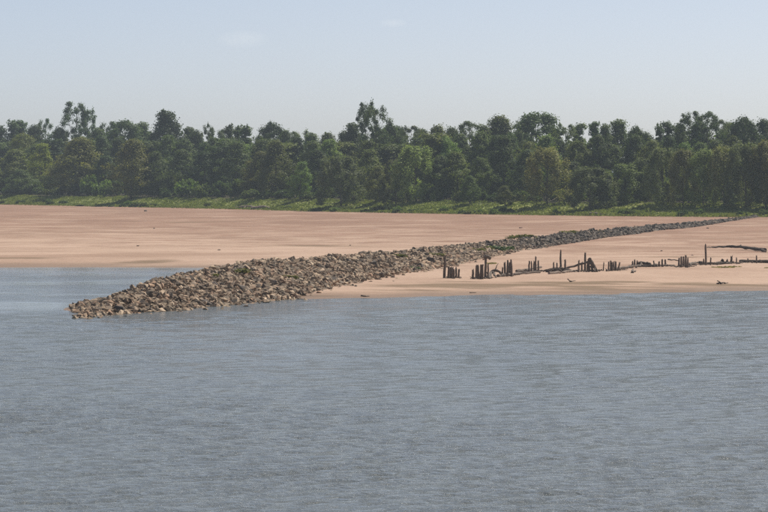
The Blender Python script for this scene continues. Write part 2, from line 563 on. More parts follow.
tintA[isbig] = np.array([0.11, 0.095, 0.085]) * (0.8 + 0.5 * RS.rand(int(isbig.sum()), 1))
var = RS.randint(0, len(ROCKS), n)
# the 300 stones that show largest stand alone; they face the river
facing = (Va > -0.15 * np.interp(Ya, AX_Y, AX_W)) | (Ya < 262)
vis = Sa / Ya * np.where(facing, 1, 0.3)
order = np.argsort(-vis)
single = np.zeros(n, bool); single[order[:300]] = True
rock_me = [mesh_np('stone', v, f, M_STONE, False) for v, f in ROCKS]
from mathutils import Matrix
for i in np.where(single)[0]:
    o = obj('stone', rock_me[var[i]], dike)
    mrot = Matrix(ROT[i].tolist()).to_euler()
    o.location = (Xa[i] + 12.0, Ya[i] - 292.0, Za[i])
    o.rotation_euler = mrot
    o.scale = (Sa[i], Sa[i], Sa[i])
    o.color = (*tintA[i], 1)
VV, FF, TT = [], [], []
off = 0
for k, (rv, rf) in enumerate(ROCKS):
    ids = np.where((var == k) & ~single)[0]
    if not len(ids): continue
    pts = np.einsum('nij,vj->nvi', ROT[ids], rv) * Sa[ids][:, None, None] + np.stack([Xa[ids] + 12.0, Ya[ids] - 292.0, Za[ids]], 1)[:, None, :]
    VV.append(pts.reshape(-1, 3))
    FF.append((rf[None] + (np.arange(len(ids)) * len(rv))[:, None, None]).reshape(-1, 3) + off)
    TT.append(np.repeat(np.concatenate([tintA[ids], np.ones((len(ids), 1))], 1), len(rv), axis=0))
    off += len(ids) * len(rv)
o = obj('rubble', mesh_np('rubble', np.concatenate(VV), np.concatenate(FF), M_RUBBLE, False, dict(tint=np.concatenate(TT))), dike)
tag(o, kind='stuff')
print('rocks', n)


# ------------------------------------------------------------------ foliage and bark materials
def mat_leaf(name, cols, trans=0.35, scale=0.35):
    m, nt, out = mat_new(name)
    tc = nt.nodes.new('ShaderNodeTexCoord')
    oi = nt.nodes.new('ShaderNodeObjectInfo')
    geo = nt.nodes.new('ShaderNodeNewGeometry')
    nz = noise(nt, tc.outputs['Object'], scale, 3, 0.6)
    f = math_(nt, 'ADD', math_(nt, 'MULTIPLY', geo.outputs['Random Per Island'], 0.14), math_(nt, 'MULTIPLY', nz, 1.02))
    c = ramp(nt, f, [(0.25, cols[0]), (0.60, cols[1]), (0.92, cols[2])])
    c = mix(nt, 1.0, c, oi.outputs['Color'], 'MULTIPLY')
    d = N(nt, 'ShaderNodeBsdfPrincipled', i_Roughness=0.6)
    d.inputs['Specular IOR Level'].default_value = 0.25
    t = nt.nodes.new('ShaderNodeBsdfTranslucent')
    nt.links.new(c, d.inputs['Base Color'])
    c2 = mix(nt, 1.0, c, (1.1, 1.15, 0.6, 1), 'MULTIPLY')
    nt.links.new(c2, t.inputs['Color'])
    ms = N(nt, 'ShaderNodeMixShader', n_0=trans)
    nt.links.new(d.outputs[0], ms.inputs[1])
    nt.links.new(t.outputs[0], ms.inputs[2])
    nt.links.new(ms.outputs[0], out.inputs['Surface'])
    return m


def mat_wood(name, a, b):
    m, nt, out = mat_new(name)
    tc = nt.nodes.new('ShaderNodeTexCoord')
    mp = N(nt, 'ShaderNodeMapping')
    mp.inputs['Scale'].default_value = (9, 9, 1.2)
    nt.links.new(tc.outputs['Object'], mp.inputs['Vector'])
    n1 = noise(nt, mp.outputs[0], 1.6, 5, 0.65)
    c = ramp(nt, n1, [(0.3, a), (0.7, b)])
    oi = nt.nodes.new('ShaderNodeObjectInfo')
    c = mix(nt, 1.0, c, oi.outputs['Color'], 'MULTIPLY')
    bs = N(nt, 'ShaderNodeBsdfPrincipled', i_Roughness=0.9)
    nt.links.new(c, bs.inputs['Base Color'])
    bp = N(nt, 'ShaderNodeBump', i_Strength=0.7, i_Distance=0.03)
    nt.links.new(n1, bp.inputs['Height'])
    nt.links.new(bp.outputs[0], bs.inputs['Normal'])
    nt.links.new(bs.outputs[0], out.inputs['Surface'])
    return m


M_LEAF = mat_leaf('broadleaf_foliage', ((0.052, 0.084, 0.030), (0.108, 0.150, 0.046), (0.185, 0.215, 0.068)), 0.42)
M_WILLOW = mat_leaf('willow_foliage', ((0.080, 0.104, 0.046), (0.150, 0.176, 0.070), (0.225, 0.235, 0.098)), 0.42)
M_WEED = mat_leaf('weed_foliage', ((0.085, 0.095, 0.044), (0.145, 0.152, 0.070), (0.22, 0.215, 0.11)), 0.4, 3.0)
M_BARK = mat_wood('bark', (0.055, 0.045, 0.036), (0.14, 0.115, 0.09))
M_PILE = mat_wood('weathered_pile_wood', (0.070, 0.054, 0.043), (0.20, 0.158, 0.128))
M_DRIFT = mat_wood('driftwood', (0.070, 0.054, 0.043), (0.215, 0.17, 0.135))


# ------------------------------------------------------------------ tree meshes
def tube(path, rad, seg=6, cap=True):
    path = np.asarray(path, float); rad = np.asarray(rad, float)
    n = len(path)
    V = []
    for i in range(n):
        d = path[min(i + 1, n - 1)] - path[max(i - 1, 0)]
        d = d / (np.linalg.norm(d) + 1e-9)
        a = np.cross(d, [0.31, 0.93, 0.11]) if abs(d[1]) < 0.9 else np.cross(d, [1, 0, 0.2])
        a /= np.linalg.norm(a); b = np.cross(d, a)
        for k in range(seg):
            t = 2 * math.pi * k / seg
            V.append(path[i] + rad[i] * (math.cos(t) * a + math.sin(t) * b))
    Fq = []
    for i in range(n - 1):
        for k in range(seg):
            Fq.append((i * seg + k, i * seg + (k + 1) % seg, (i + 1) * seg + (k + 1) % seg, (i + 1) * seg + k))
    V = list(V)
    if cap:
        V.append(path[-1]); V.append(path[0]); e = len(V)
        for k in range(seg):
            Fq.append(((n - 1) * seg + k, (n - 1) * seg + (k + 1) % seg, e - 2, e - 2))
            Fq.append(((k + 1) % seg, k, e - 1, e - 1))
    return np.array(V), np.array(Fq)


def tri_of(V, Fq):
    t = []
    for q in Fq:
        t.append((q[0], q[1], q[2]))
        if q[3] != q[2]: t.append((q[0], q[2], q[3]))
    return V, np.array(t)


def merge(parts):
    V, T, o = [], [], 0
    for v, f in parts:
        V.append(v); T.append(f + o); o += len(v)
    return np.concatenate(V), np.concatenate(T)


def leaves(pts, size, r, aspect=1.0, upright=0.0, nrm=None):
    """one small bent leaf-clump quad per point"""
    n = len(pts)
    a = r.randn(n, 3); a[:, 2] *= 0.6 if upright == 0 else 1.0; a[:, 2] += upright * 2.5 * np.sign(r.rand(n) - 0.15)
    a /= np.linalg.norm(a, axis=1)[:, None]
    b = r.randn(n, 3); b -= (b * a).sum(1)[:, None] * a
    b /= np.linalg.norm(b, axis=1)[:, None]
    if nrm is not None:
        nn = nrm + 0.42 * r.randn(n, 3)
        nn /= np.linalg.norm(nn, axis=1)[:, None] + 1e-6
        a -= (a * nn).sum(1)[:, None] * nn
        a /= np.linalg.norm(a, axis=1)[:, None] + 1e-6
        b = np.cross(nn, a)
    s = (size * (0.6 + 0.8 * r.rand(n)))[:, None]
    a = a * s * aspect * 0.5; b = b * s * 0.5
    q = np.stack([pts - a - b * 0.6, pts - a * 0.2 + b, pts + a + b * 0.5, pts + a * 0.2 - b], 1)
    return q.reshape(-1, 3), np.arange(n * 4).reshape(n, 4)


def lobe_points(r, c, rad, n, pw=0.45):
    d = r.randn(n, 3); d /= np.linalg.norm(d, axis=1)[:, None]
    rr = r.rand(n) ** pw
    rr = rr * (1 + 0.22 * r.randn(n))
    return np.asarray(c) + d * rr[:, None] * np.asarray(rad)


def build_tree(kind, seed):
    """unit of real metres: 20 m tall, returns (trunk mesh, crown mesh)"""
    r = np.random.RandomState(seed)
    parts = []; P = []; NV = []
    Ht = 20.0
    lean = r.randn(2) * 0.5
    up = kind
    if up == 'broad': nl, wmax, lo, leaf, nleaf, lr = 62, 5.2, 0.10, 0.40, 15000, 1.4
    elif up == 'round': nl, wmax, lo, leaf, nleaf, lr = 66, 5.6, 0.22, 0.40, 16000, 1.4
    elif up == 'column': nl, wmax, lo, leaf, nleaf, lr = 46, 2.7, 0.05, 0.40, 11000, 1.2
    elif up == 'sparse': nl, wmax, lo, leaf, nleaf, lr = 36, 4.4, 0.45, 0.28, 7000, 0.95
    elif up == 'spire': nl, wmax, lo, leaf, nleaf, lr = 26, 2.0, 0.10, 0.36, 7000, 1.05
    else: nl, wmax, lo, leaf, nleaf, lr = 60, 5.6, 0.03, 0.40, 17000, 1.3
    th = 0.93 * Ht
    path = [(lean[0] * t * t, lean[1] * t * t, th * t) for t in np.linspace(-0.03, 1, 8)]
    rad = [0.34 * (1 - 0.88 * t) + 0.02 for t in np.linspace(0, 1, 8)]
    if kind == 'willow': rad = [q * 0.7 for q in rad]
    parts.append(tri_of(*tube(path, rad, 7)))
    w_each = r.rand(nl) + 0.4
    for i in range(nl):
        t = lo + (1 - lo) * ((i + r.rand()) / nl) ** (0.85 if kind != 'willow' else 0.7)
        u = (t - lo) / (1 - lo)
        if kind == 'broad': env = wmax * (0.62 + 0.38 * math.sin(math.pi * min(1, u * 1.15))) * (1 - 0.92 * (max(0, u - 0.45) / 0.55) ** 1.4)
        elif kind == 'round': env = wmax * math.sqrt(max(0.04, 1 - (2 * u - 0.9) ** 2 * 0.82))
        elif kind == 'column': env = wmax * (1 - 0.55 * u ** 2)
        elif kind == 'sparse': env = wmax * (0.35 + 0.65 * math.sin(math.pi * min(1, 0.15 + u * 0.8)))
        elif kind == 'spire': env = wmax * (1.05 - 0.8 * u)
        else: env = wmax * math.sqrt(max(0.05, 1 - u ** 2.6))
        a = i * 2.399 + r.randn() * 0.5
        rr = env * (0.45 + 0.60 * math.sqrt(r.rand()))
        c = np.array([math.cos(a) * rr + lean[0] * t * t, math.sin(a) * rr + lean[1] * t * t, t * Ht])
        s = lr * (0.65 + 0.7 * r.rand())
        if kind == 'willow':
            radii = (s * 0.85, s * 0.85, s * 2.0)
            c[2] = min(c[2], Ht - s * 1.6)
        else: radii = (s * 1.15, s * 1.15, s * 0.8)
        nn = int(nleaf * w_each[i] / w_each.sum())
        P.append(lobe_points(r, c, radii, nn))
        d = (P[-1] - c) / np.array(radii); NV.append(d / (np.linalg.norm(d, axis=1)[:, None] + 1e-6))
        # limb from the trunk up to the leaf mass
        if i % (2 if kind in ('sparse',) else 3) == 0:
            tz = max(0.06, t - 0.12 - 0.02 * rr)
            p0 = np.array([lean[0] * tz * tz, lean[1] * tz * tz, tz * Ht * 0.97])
            pm = (p0 + c) / 2 + np.array([0, 0, -0.3])
            r0 = 0.05 + 0.13 * (1 - t)
            parts.append(tri_of(*tube([p0, pm, c], [r0, r0 * 0.7, 0.03], 5)))
    # loose sprays that break the outline
    for i in range(nl // 2):
        q = P[r.randint(len(P))]
        c = q[r.randint(len(q))] + np.array([0, 0, 0.5 * r.rand()])
        P.append(lobe_points(r, c, (0.45, 0.45, 0.8), 26, 0.8)); NV.append(r.randn(26, 3))
    pts = np.concatenate(P); nv = np.concatenate(NV)
    k_ = pts[:, 2] > 0.15
    pts, nv = pts[k_], nv[k_]
    out = pts - np.array([0, 0, 0.5 * Ht]); out[:, 2] *= 0.5
    out /= np.linalg.norm(out, axis=1)[:, None] + 1e-6
    nv = 0.65 * nv + 0.45 * out + np.array([0, 0, 0.12])
    if kind == 'willow': lv, lf = leaves(pts, leaf * 0.55, r, 2.2, 0.8, nv)
    else: lv, lf = leaves(pts, leaf * 0.84, r, 1.25, 0.0, nv)
    tv, tf = merge(parts)
    return (mesh_np('trunk', tv, tf, M_BARK, True),
            mesh_np('crown', lv, lf, M_WILLOW if kind == 'willow' else M_LEAF, False), float(np.percentile(pts[:, 2], 99.7)), float(np.percentile(np.abs(pts[:, 0]), 97)))


TREES = {k: [build_tree(k, 40 + 13 * j + 7 * len(k)) for j in range(nv)] for k, nv in
         (('broad', 4), ('round', 3), ('column', 2), ('sparse', 3), ('spire', 3), ('willow', 4))}


def build_shrub(seed):
    r = np.random.RandomState(seed)
    P = []; parts = []
    for i in range(16):
        a = r.rand() * 6.28; rr = 2.3 * math.sqrt(r.rand())
        z = 0.35 + 1.9 * (1 - (rr / 2.6) ** 2) * (0.5 + 0.5 * r.rand())
        c = (math.cos(a) * rr, math.sin(a) * rr, z)
        P.append(lobe_points(r, c, (0.85, 0.85, 0.7), 190))
        if i % 2 == 0: parts.append(tri_of(*tube([(0.15 * math.cos(a), 0.15 * math.sin(a), -0.2), c], [0.06, 0.02], 4)))
    pts = np.concatenate(P); pts = pts[pts[:, 2] > 0.03]
    lv, lf = leaves(pts, 0.30, r, 1.3)
    tv, tf = merge(parts)
    return mesh_np('stems', tv, tf, M_BARK, True), mesh_np('foliage', lv, lf, M_LEAF, False)


SHRUBS = [build_shrub(900 + i) for i in range(5)]

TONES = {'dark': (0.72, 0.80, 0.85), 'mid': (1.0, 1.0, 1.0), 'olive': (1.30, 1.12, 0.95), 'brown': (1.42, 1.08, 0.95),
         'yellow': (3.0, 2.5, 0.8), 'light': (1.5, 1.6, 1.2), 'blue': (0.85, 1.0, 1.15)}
ORD = ['first', 'second', 'third', 'fourth', 'fifth', 'sixth', 'seventh', 'eighth', 'ninth', 'tenth', 'eleventh', 'twelfth', 'thirteenth', 'fourteenth', 'fifteenth', 'sixteenth', 'seventeenth', 'eighteenth', 'nineteenth', 'twentieth']

ALLT = []


def plant_tree(name, px, top, wpx, kind, depth, tone, base_drop=0.0):
    X = px_x(px, 800)
    for _ in range(6):
        Y = float(bank_y(X)) + depth
        X = px_x(px, Y)
    zb = float(H(X, Y)) - base_drop
    ht = z_at(top, Y) - zb
    v = random.randrange(len(TREES[kind]))
    tm, cm, hz, hw = TREES[kind][v]
    sz = ht / hz
    sx = (wpx / F * Y / 2) / hw * 1.1
    root = empty(name, (X, Y, zb), random.random() * 6.28)
    root.scale = (sx, sx, sz)
    t = obj('trunk', tm, root); c = obj('crown', cm, root)
    tn = TONES[tone]; j = 0.72 + 0.62 * random.random()
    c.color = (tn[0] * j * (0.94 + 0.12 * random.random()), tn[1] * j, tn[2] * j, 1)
    return root


# back row: the trees that make the skyline. pixel x, top row, width, kind, tone, own label
BACK = [(-8, 127, 30, 'broad', 'dark', 0), (10, 121, 15, 'spire', 'blue', 0), (22, 120.5, 13, 'spire', 'blue', 0), (34, 126, 24, 'broad', 'dark', 0),
        (47, 119, 15, 'sparse', 'blue', 'small flat-topped tree just left of the tall airy skyline tree on the left'),
        (60, 128, 20, 'broad', 'dark', 0),
        (75, 102, 27, 'sparse', 'blue', 'tallest airy tree on the left, its twin open tops high above the forest'),
        (87, 110, 17, 'sparse', 'blue', 'thin airy tree touching the right side of the tallest left-hand tree'),
        (100, 129, 22, 'broad', 'mid', 0), (112, 122.0, 22, 'sparse', 'dark', 0), (126, 121, 27, 'round', 'dark', 0), (139, 123, 22, 'broad', 'mid', 0), (152, 132, 16, 'broad', 'mid', 0),
        (170, 111.5, 30, 'broad', 'dark', 'tall dark pointed tree standing alone on the skyline left of the two low gaps'),
        (186, 128, 18, 'broad', 'mid', 0), (197, 131, 20, 'broad', 'mid', 0),
        (208, 124, 12, 'sparse', 'mid', 0), (219, 129.0, 21, 'sparse', 'mid', 0), (230, 125, 13, 'spire', 'mid', 0), (241, 126, 13, 'spire', 'mid', 0), (250, 126, 14, 'spire', 'mid', 0), (260, 136, 13, 'broad', 'mid', 0),
        (272, 123, 20, 'round', 'dark', 'dark knob-topped tree above the low skyline dip left of centre'),
        (285, 131, 18, 'broad', 'mid', 0), (298, 131.0, 24, 'sparse', 'mid', 0), (312, 134, 22, 'broad', 'mid', 0), (327, 133.5, 22, 'broad', 'olive', 0), (342, 132, 20, 'broad', 'mid', 0), (356, 124, 22, 'broad', 'mid', 0),
        (365, 102, 20, 'sparse', 'dark', 'slender left half of the tallest pair of trees near the centre of the skyline'),
        (377, 106, 26, 'sparse', 'dark', 'broader right half of the tallest pair of trees near the centre of the skyline'),
        (388, 125, 22, 'round', 'dark', 0), (399, 127, 18, 'round', 'dark', 0), (410, 126.0, 24, 'sparse', 'mid', 0), (424, 130, 18, 'broad', 'mid', 0), (436, 126, 22, 'broad', 'olive', 0), (453, 128, 20, 'broad', 'mid', 0),
        (470, 121.5, 26, 'sparse', 'mid', 0), (485, 126, 18, 'broad', 'mid', 0),
        (500, 117, 34, 'broad', 'olive', 'wide olive tree rising just left of the dark dome-shaped skyline tree'),
        (518, 131, 16, 'broad', 'mid', 0),
        (533, 113.5, 33, 'round', 'dark', 'dark dome-shaped tree standing above the skyline right of centre'),
        (551, 129, 20, 'broad', 'mid', 0), (567, 124.0, 24, 'sparse', 'mid', 0), (578, 124, 15, 'spire', 'mid', 0), (593, 122, 11, 'spire', 'blue', 0), (603, 125, 16, 'broad', 'mid', 0),
        (615, 120.5, 25, 'broad', 'mid', 0), (636, 127, 15, 'round', 'dark', 0), (646, 133, 15, 'broad', 'mid', 0), (656, 125, 11, 'spire', 'blue', 0), (667, 122, 14, 'spire', 'dark', 0), (680, 124, 20, 'broad', 'mid', 0), (698, 122, 24, 'broad', 'dark', 0),
        (690, 111.5, 24, 'sparse', 'mid', 'left one of the two tallest trees on the right-hand skyline'),
        (707, 112, 24, 'sparse', 'dark', 'right one of the two tallest trees on the right-hand skyline'),
        (720, 120.0, 22, 'sparse', 'mid', 0), (731, 123, 18, 'round', 'dark', 0),
        (744, 118, 24, 'round', 'dark', 'dark clump-headed tree near the right edge of the skyline'),
        (761, 120, 22, 'round', 'dark', 0), (777, 121, 24, 'broad', 'mid', 0)]
MARKS = [(75, 'tallest airy left-hand tree'), (170, 'tall dark pointed tree'), (272, 'dark knob-topped tree'), (371, 'tall central pair'), (533, 'dark dome-shaped skyline tree'), (700, 'tall right-hand pair')]


def rel_label(px, others, what):
    """nearest landmark tree, side, and how many of the same row stand between"""
    m = min(MARKS, key=lambda q: abs(q[0] - px))
    side = 'right' if px >= m[0] else 'left'
    cnt = sum(1 for q in others if (m[0] <= q < px) or (px < q < m[0]))
    return '%s, %s to the %s of the %s' % (what, ORD[min(cnt, 19)], side, m[1])


bx_ = [b[0] for b in BACK if not b[5]]
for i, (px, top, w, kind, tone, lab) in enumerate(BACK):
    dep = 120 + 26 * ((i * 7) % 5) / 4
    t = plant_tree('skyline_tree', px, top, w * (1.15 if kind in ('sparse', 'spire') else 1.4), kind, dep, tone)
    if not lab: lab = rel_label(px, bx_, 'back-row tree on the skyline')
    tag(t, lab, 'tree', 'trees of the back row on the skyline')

FRONT = [(-12, 158, 34, 'broad', 'mid', 38), (14, 150, 32, 'broad', 'olive', 52), (40, 144, 24, 'broad', 'yellow', 56), (24, 170, 26, 'broad', 'mid', 36), (58, 163, 24, 'broad', 'mid', 40),
         (79, 138, 46, 'broad', 'brown', 44), (105, 156, 26, 'broad', 'dark', 56), (131, 140, 36, 'broad', 'brown', 22), (158, 152, 24, 'broad', 'mid', 40), (182, 150, 26, 'broad', 'mid', 46),
         (205, 152, 26, 'broad', 'dark', 50), (222, 146, 24, 'column', 'dark', 54), (236, 142, 28, 'broad', 'mid', 56), (258, 152, 28, 'broad', 'brown', 44), (276, 141, 30, 'broad', 'olive', 40),
         (300, 162, 18, 'broad', 'light', 26), (318, 150, 30, 'broad', 'dark', 46), (341, 156, 35, 'willow', 'mid', 15), (368, 150, 28, 'broad', 'olive', 40), (377, 166, 20, 'broad', 'olive', 22),
         (396, 160, 26, 'willow', 'mid', 22), (416, 146, 40, 'willow', 'light', 26), (440, 156, 26, 'broad', 'mid', 34), (458, 152, 28, 'broad', 'olive', 40), (470, 176, 16, 'broad', 'light', 22), (484, 158, 24, 'broad', 'light', 38),
         (503, 136, 30, 'broad', 'mid', 48), (505, 186, 14, 'broad', 'olive', 18), (526, 150, 28, 'broad', 'dark', 44), (547, 148, 36, 'willow', 'olive', 20), (570, 162, 28, 'broad', 'mid', 40),
         (590, 167, 36, 'willow', 'mid', 14), (605, 172, 22, 'willow', 'light', 20), (624, 164, 36, 'willow', 'light', 28), (644, 158, 24, 'willow', 'mid', 34), (663, 148, 30, 'willow', 'mid', 24), (683, 150, 28, 'willow', 'olive', 22),
         (703, 150, 30, 'willow', 'light', 22), (724, 147, 32, 'willow', 'olive', 20), (746, 143, 34, 'willow', 'mid', 18), (766, 141, 34, 'willow', 'olive', 18), (788, 143, 34, 'willow', 'mid', 18)]
FLAB = {40: 'yellow-topped tree in the front rows below the tall airy tree', 79: 'broad brownish-green tree in front of the tallest airy left-hand tree',
        131: 'large olive tree standing forward on the grass strip on the left', 341: 'rounded grey-green willow standing forward at the sand edge near the centre',
        300: 'small narrow light tree standing forward just left of the round central willow', 416: 'wide pale willow right of the round central willow',
        505: 'tiny round tree at the forest foot right of centre', 590: 'ragged low willow standing nearest the sand above the driftwood heap',
        624: 'rounded light willow with open grass under its right-hand side', 766: 'tall olive willow at the right edge of the view'}
fx_ = [f[0] for f in FRONT if f[0] not in FLAB]
for i, (px, top, w, kind, tone, dep) in enumerate(FRONT):
    t = plant_tree('willow_tree' if kind == 'willow' else 'broadleaf_tree', px, top, w * 1.1, kind, dep, tone)
    lab = FLAB.get(px) or rel_label(px, fx_, 'front-row willow' if kind == 'willow' else 'front-row broadleaf tree')
    tag(t, lab, 'tree', 'trees of the front row along the grass')

MID = []
x = -14.0
while x < 785:
    MID.append((x, 134 + 12 * random.random() - (3 if 430 < x < 560 else 0), 24 + 8 * random.random(), random.choice(['broad', 'broad', 'round', 'column', 'broad']), random.choice(['dark', 'mid', 'mid', 'olive', 'mid', 'light']), 74 + 30 * random.random()))
    x += 13 + 7 * random.random()
mx_ = [q[0] for q in MID]
for (px, top, w, kind, tone, dep) in MID:
    t = plant_tree('broadleaf_tree', px, top, w, kind, dep, tone)
    tag(t, rel_label(px, mx_, 'middle-row tree below the skyline'), 'tree', 'trees of the middle row')

# shrubs at the forest foot: pixel x, top row, width, depth behind the sand edge, tone
BUSH = [(-4, 178, 26, 40, 'mid'), (14, 182, 26, 34, 'dark'), (34, 180, 26, 38, 'mid'), (52, 186, 22, 32, 'olive'), (68, 184, 24, 36, 'dark'), (92, 174, 26, 44, 'light'), (104, 178, 26, 40, 'light'), (116, 180, 24, 36, 'mid'),
        (150, 182, 24, 34, 'mid'), (168, 186, 22, 32, 'dark'), (188, 178, 28, 34, 'light'), (204, 182, 28, 30, 'mid'), (222, 180, 28, 34, 'dark'), (240, 178, 26, 36, 'mid'), (252, 188, 22, 28, 'mid'),
        (268, 190, 22, 30, 'dark'), (284, 188, 22, 32, 'dark'), (312, 190, 22, 28, 'mid'), (326, 184, 22, 34, 'dark'), (360, 190, 20, 30, 'dark'), (385, 192, 20, 28, 'dark'), (402, 190, 24, 30, 'dark'), (424, 188, 24, 32, 'dark'),
        (446, 186, 24, 34, 'mid'), (462, 190, 22, 30, 'olive'), (480, 190, 24, 32, 'dark'), (496, 192, 22, 30, 'dark'), (520, 190, 24, 32, 'mid'), (534, 194, 20, 28, 'dark'), (560, 188, 26, 32, 'dark'), (578, 192, 24, 30, 'mid'),
        (606, 190, 24, 44, 'dark'), (632, 192, 22, 46, 'dark'), (650, 190, 24, 40, 'dark'), (668, 192, 24, 34, 'dark'), (688, 190, 26, 34, 'mid'), (708, 192, 26, 32, 'dark'), (728, 192, 26, 32, 'dark'), (748, 190, 26, 30, 'mid'), (768, 192, 26, 30, 'dark')]
for i in range(40):
    BUSH.append((-10 + i * 20.5, 168 + 8 * random.random(), 28, 62 + 18 * random.random(), random.choice(['dark', 'mid', 'olive'])))
bush_x = [b[0] for b in BUSH[:40]]
bush2_x = [b[0] for b in BUSH[40:]]


def plant_shrub(px, top, w, dep, tone):
    X = px_x(px, 800)
    for _ in range(6):
        Y = float(bank_y(X)) + dep; X = px_x(px, Y)
    zb = float(H(X, Y))
    ht = max(0.4, z_at(top, Y) - zb)
    st, fo = random.choice(SHRUBS)
    root = empty('shrub', (X, Y, zb), random.random() * 6.28)
    s = w / F * Y / 2 / 2.8
    root.scale = (s, s, ht / 2.75)
    obj('stems', st, root); o = obj('foliage', fo, root)
    tn = TONES[tone]; o.color = (tn[0], tn[1], tn[2], 1)
    return root


for i, (px, top, w, dep, tone) in enumerate(BUSH):
    t = plant_shrub(px, top, w, dep, tone)
    if i < 40: tag(t, rel_label(px, bush_x, 'shrub at the forest foot'), 'shrub', 'shrubs along the forest foot')
    else: tag(t, rel_label(px, bush2_x, 'dark undergrowth shrub between the trunks'), 'shrub', 'undergrowth shrubs inside the forest')

# low weedy tufts that break the edge of the sand
TUFT = sorted([random.uniform(2, 766) for _ in range(46)])
for px in TUFT:
    dep = random.uniform(-1.5, 9.0)
    X = px_x(px, 800)
    for _ in range(6):
        Y = float(bank_y(X)) + dep; X = px_x(px, Y)
    hh = random.uniform(0.5, 1.5)
    row = HORIZON - (float(H(X, Y)) + hh - CAM_H) / Y * F
    t = plant_shrub(px, row, random.uniform(5, 15), dep, random.choice(['mid', 'light', 'olive', 'light', 'dark']))
    t.name = 'weed_bush'
    tag(t, rel_label(px, TUFT, 'weedy tuft at sand edge'), 'bush', 'weedy bushes along the sand edge')

# distant wood that closes the view between the trunks
r = np.random.RandomState(5)
pts = []
for i in range(1100):
    X = -190 + 380 * r.rand(); Y = float(bank_y(X)) + 175 + 60 * r.rand()
    zb = float(H(X, Y))
    top = z_at(136 + 5 * r.rand(), Y) - zb
    c = (X, Y, zb + top * (0.05 + 0.85 * r.rand()))
    pts.append(lobe_points(r, c, (3.2, 2.5, 2.2), 60))
for (a0, a1) in ((-200, -24), (800, 960)):          # the forest goes on to both sides of the view
    for i in range(420):
        px = a0 + (a1 - a0) * r.rand(); dp = 30 + 95 * r.rand()
        X = px_x(px, 850)
        for _ in range(6):
            Y = float(bank_y(X)) + dp; X = px_x(px, Y)
        zb = float(H(X, Y))
        tp = z_at(126 + 14 * abs(math.sin(px * 0.21 + dp)) + (125 - dp) * 0.16, Y) - zb
        pts.append(lobe_points(r, (X, Y, zb + tp * (0.04 + 0.9 * r.rand())), (2.3, 2.3, 1.7), 90))
pts = np.concatenate(pts)
lv, lf = leaves(pts, 0.7, r, 1.2)
tag(obj('distant_wood', mesh_np('distant_wood', lv, lf, M_LEAF)), 'hazy mass of distant trees seen through gaps in the forest', 'wood', kind='stuff')

# ------------------------------------------------------------------ grass along the bank
r = np.random.RandomState(8)
nB = 48000
X = -150 + 262 * r.rand(nB)
dep = -1.5 + 31 * r.rand(nB) ** 1.2
edge = r.rand(nB) < 0.16
dep = np.where(edge, -0.8 + 1.6 * r.randn(nB) * 0.6, dep)
Y = bank_y(X) + dep
Z = H(X, Y)
hgt = 0.42 * (0.25 + 0.5 * r.rand(nB)) * (0.7 + 0.9 * (fbm(X / 5, Y / 5, 3) > 0.12)) * np.where(edge, 0.8 + 1.1 * r.rand(nB) ** 2, 1)
a = r.rand(nB) * 3.14
wd = 0.08 + 0.12 * r.rand(nB)
p0 = np.stack([X - np.cos(a) * wd, Y - np.sin(a) * wd, Z - 0.05], 1)
p1 = np.stack([X + np.cos(a) * wd, Y + np.sin(a) * wd, Z - 0.05], 1)
p2 = np.stack([X + np.cos(a) * wd * 1.4 + 0.12 * r.randn(nB), Y + np.sin(a) * wd * 1.4, Z + hgt], 1)
p3 = np.stack([X - np.cos(a) * wd * 1.2 + 0.12 * r.randn(nB), Y - np.sin(a) * wd * 1.2, Z + hgt * 0.85], 1)
gv = np.stack([p0, p1, p2, p3], 1).reshape(-1, 3)
M_GRASS = mat_leaf('bank_grass', ((0.165, 0.205, 0.056), (0.20, 0.232, 0.068), (0.25, 0.26, 0.085)), 0.45, 0.12)
tag(obj('bank_grass', mesh_np('bank_grass', gv, np.arange(nB * 4).reshape(-1, 4), M_GRASS)), 'strip of green grass between the sand and the forest', 'grass', kind='stuff')


# ------------------------------------------------------------------ piles, logs, driftwood
def pile_mesh(seed, ht, rad, lean=(0, 0), point=0.0, flare=0.0):
    rr = np.random.RandomState(seed)
    ts = [-0.35 / ht, 0, 0.3, 0.6, 0.85, 1.0]
    path = [(lean[0] * t * ht + 0.01 * rr.randn(), lean[1] * t * ht + 0.01 * rr.randn(), t * ht) for t in ts]
    rad_ = [rad * (1.05 - 0.2 * max(t, 0)) * (0.93 + 0.14 * rr.rand()) for t in ts]
    rad_[-1] *= (1 - point)
    if flare: rad_[-1] *= 1 + flare; rad_[-2] *= 1 + flare * 0.8
    V, Fq = tube(path, rad_, 9)
    # a broken, uneven top
    nseg = 9
    V[5 * nseg:6 * nseg, 2] += (rr.rand(nseg) - 0.6) * rad * 2.2
    V[-2, 2] -= rad * 0.5 if not point else -rad
    V, T = tri_of(V, Fq)
    return mesh_np('wooden_pile', V, T, M_PILE, False)


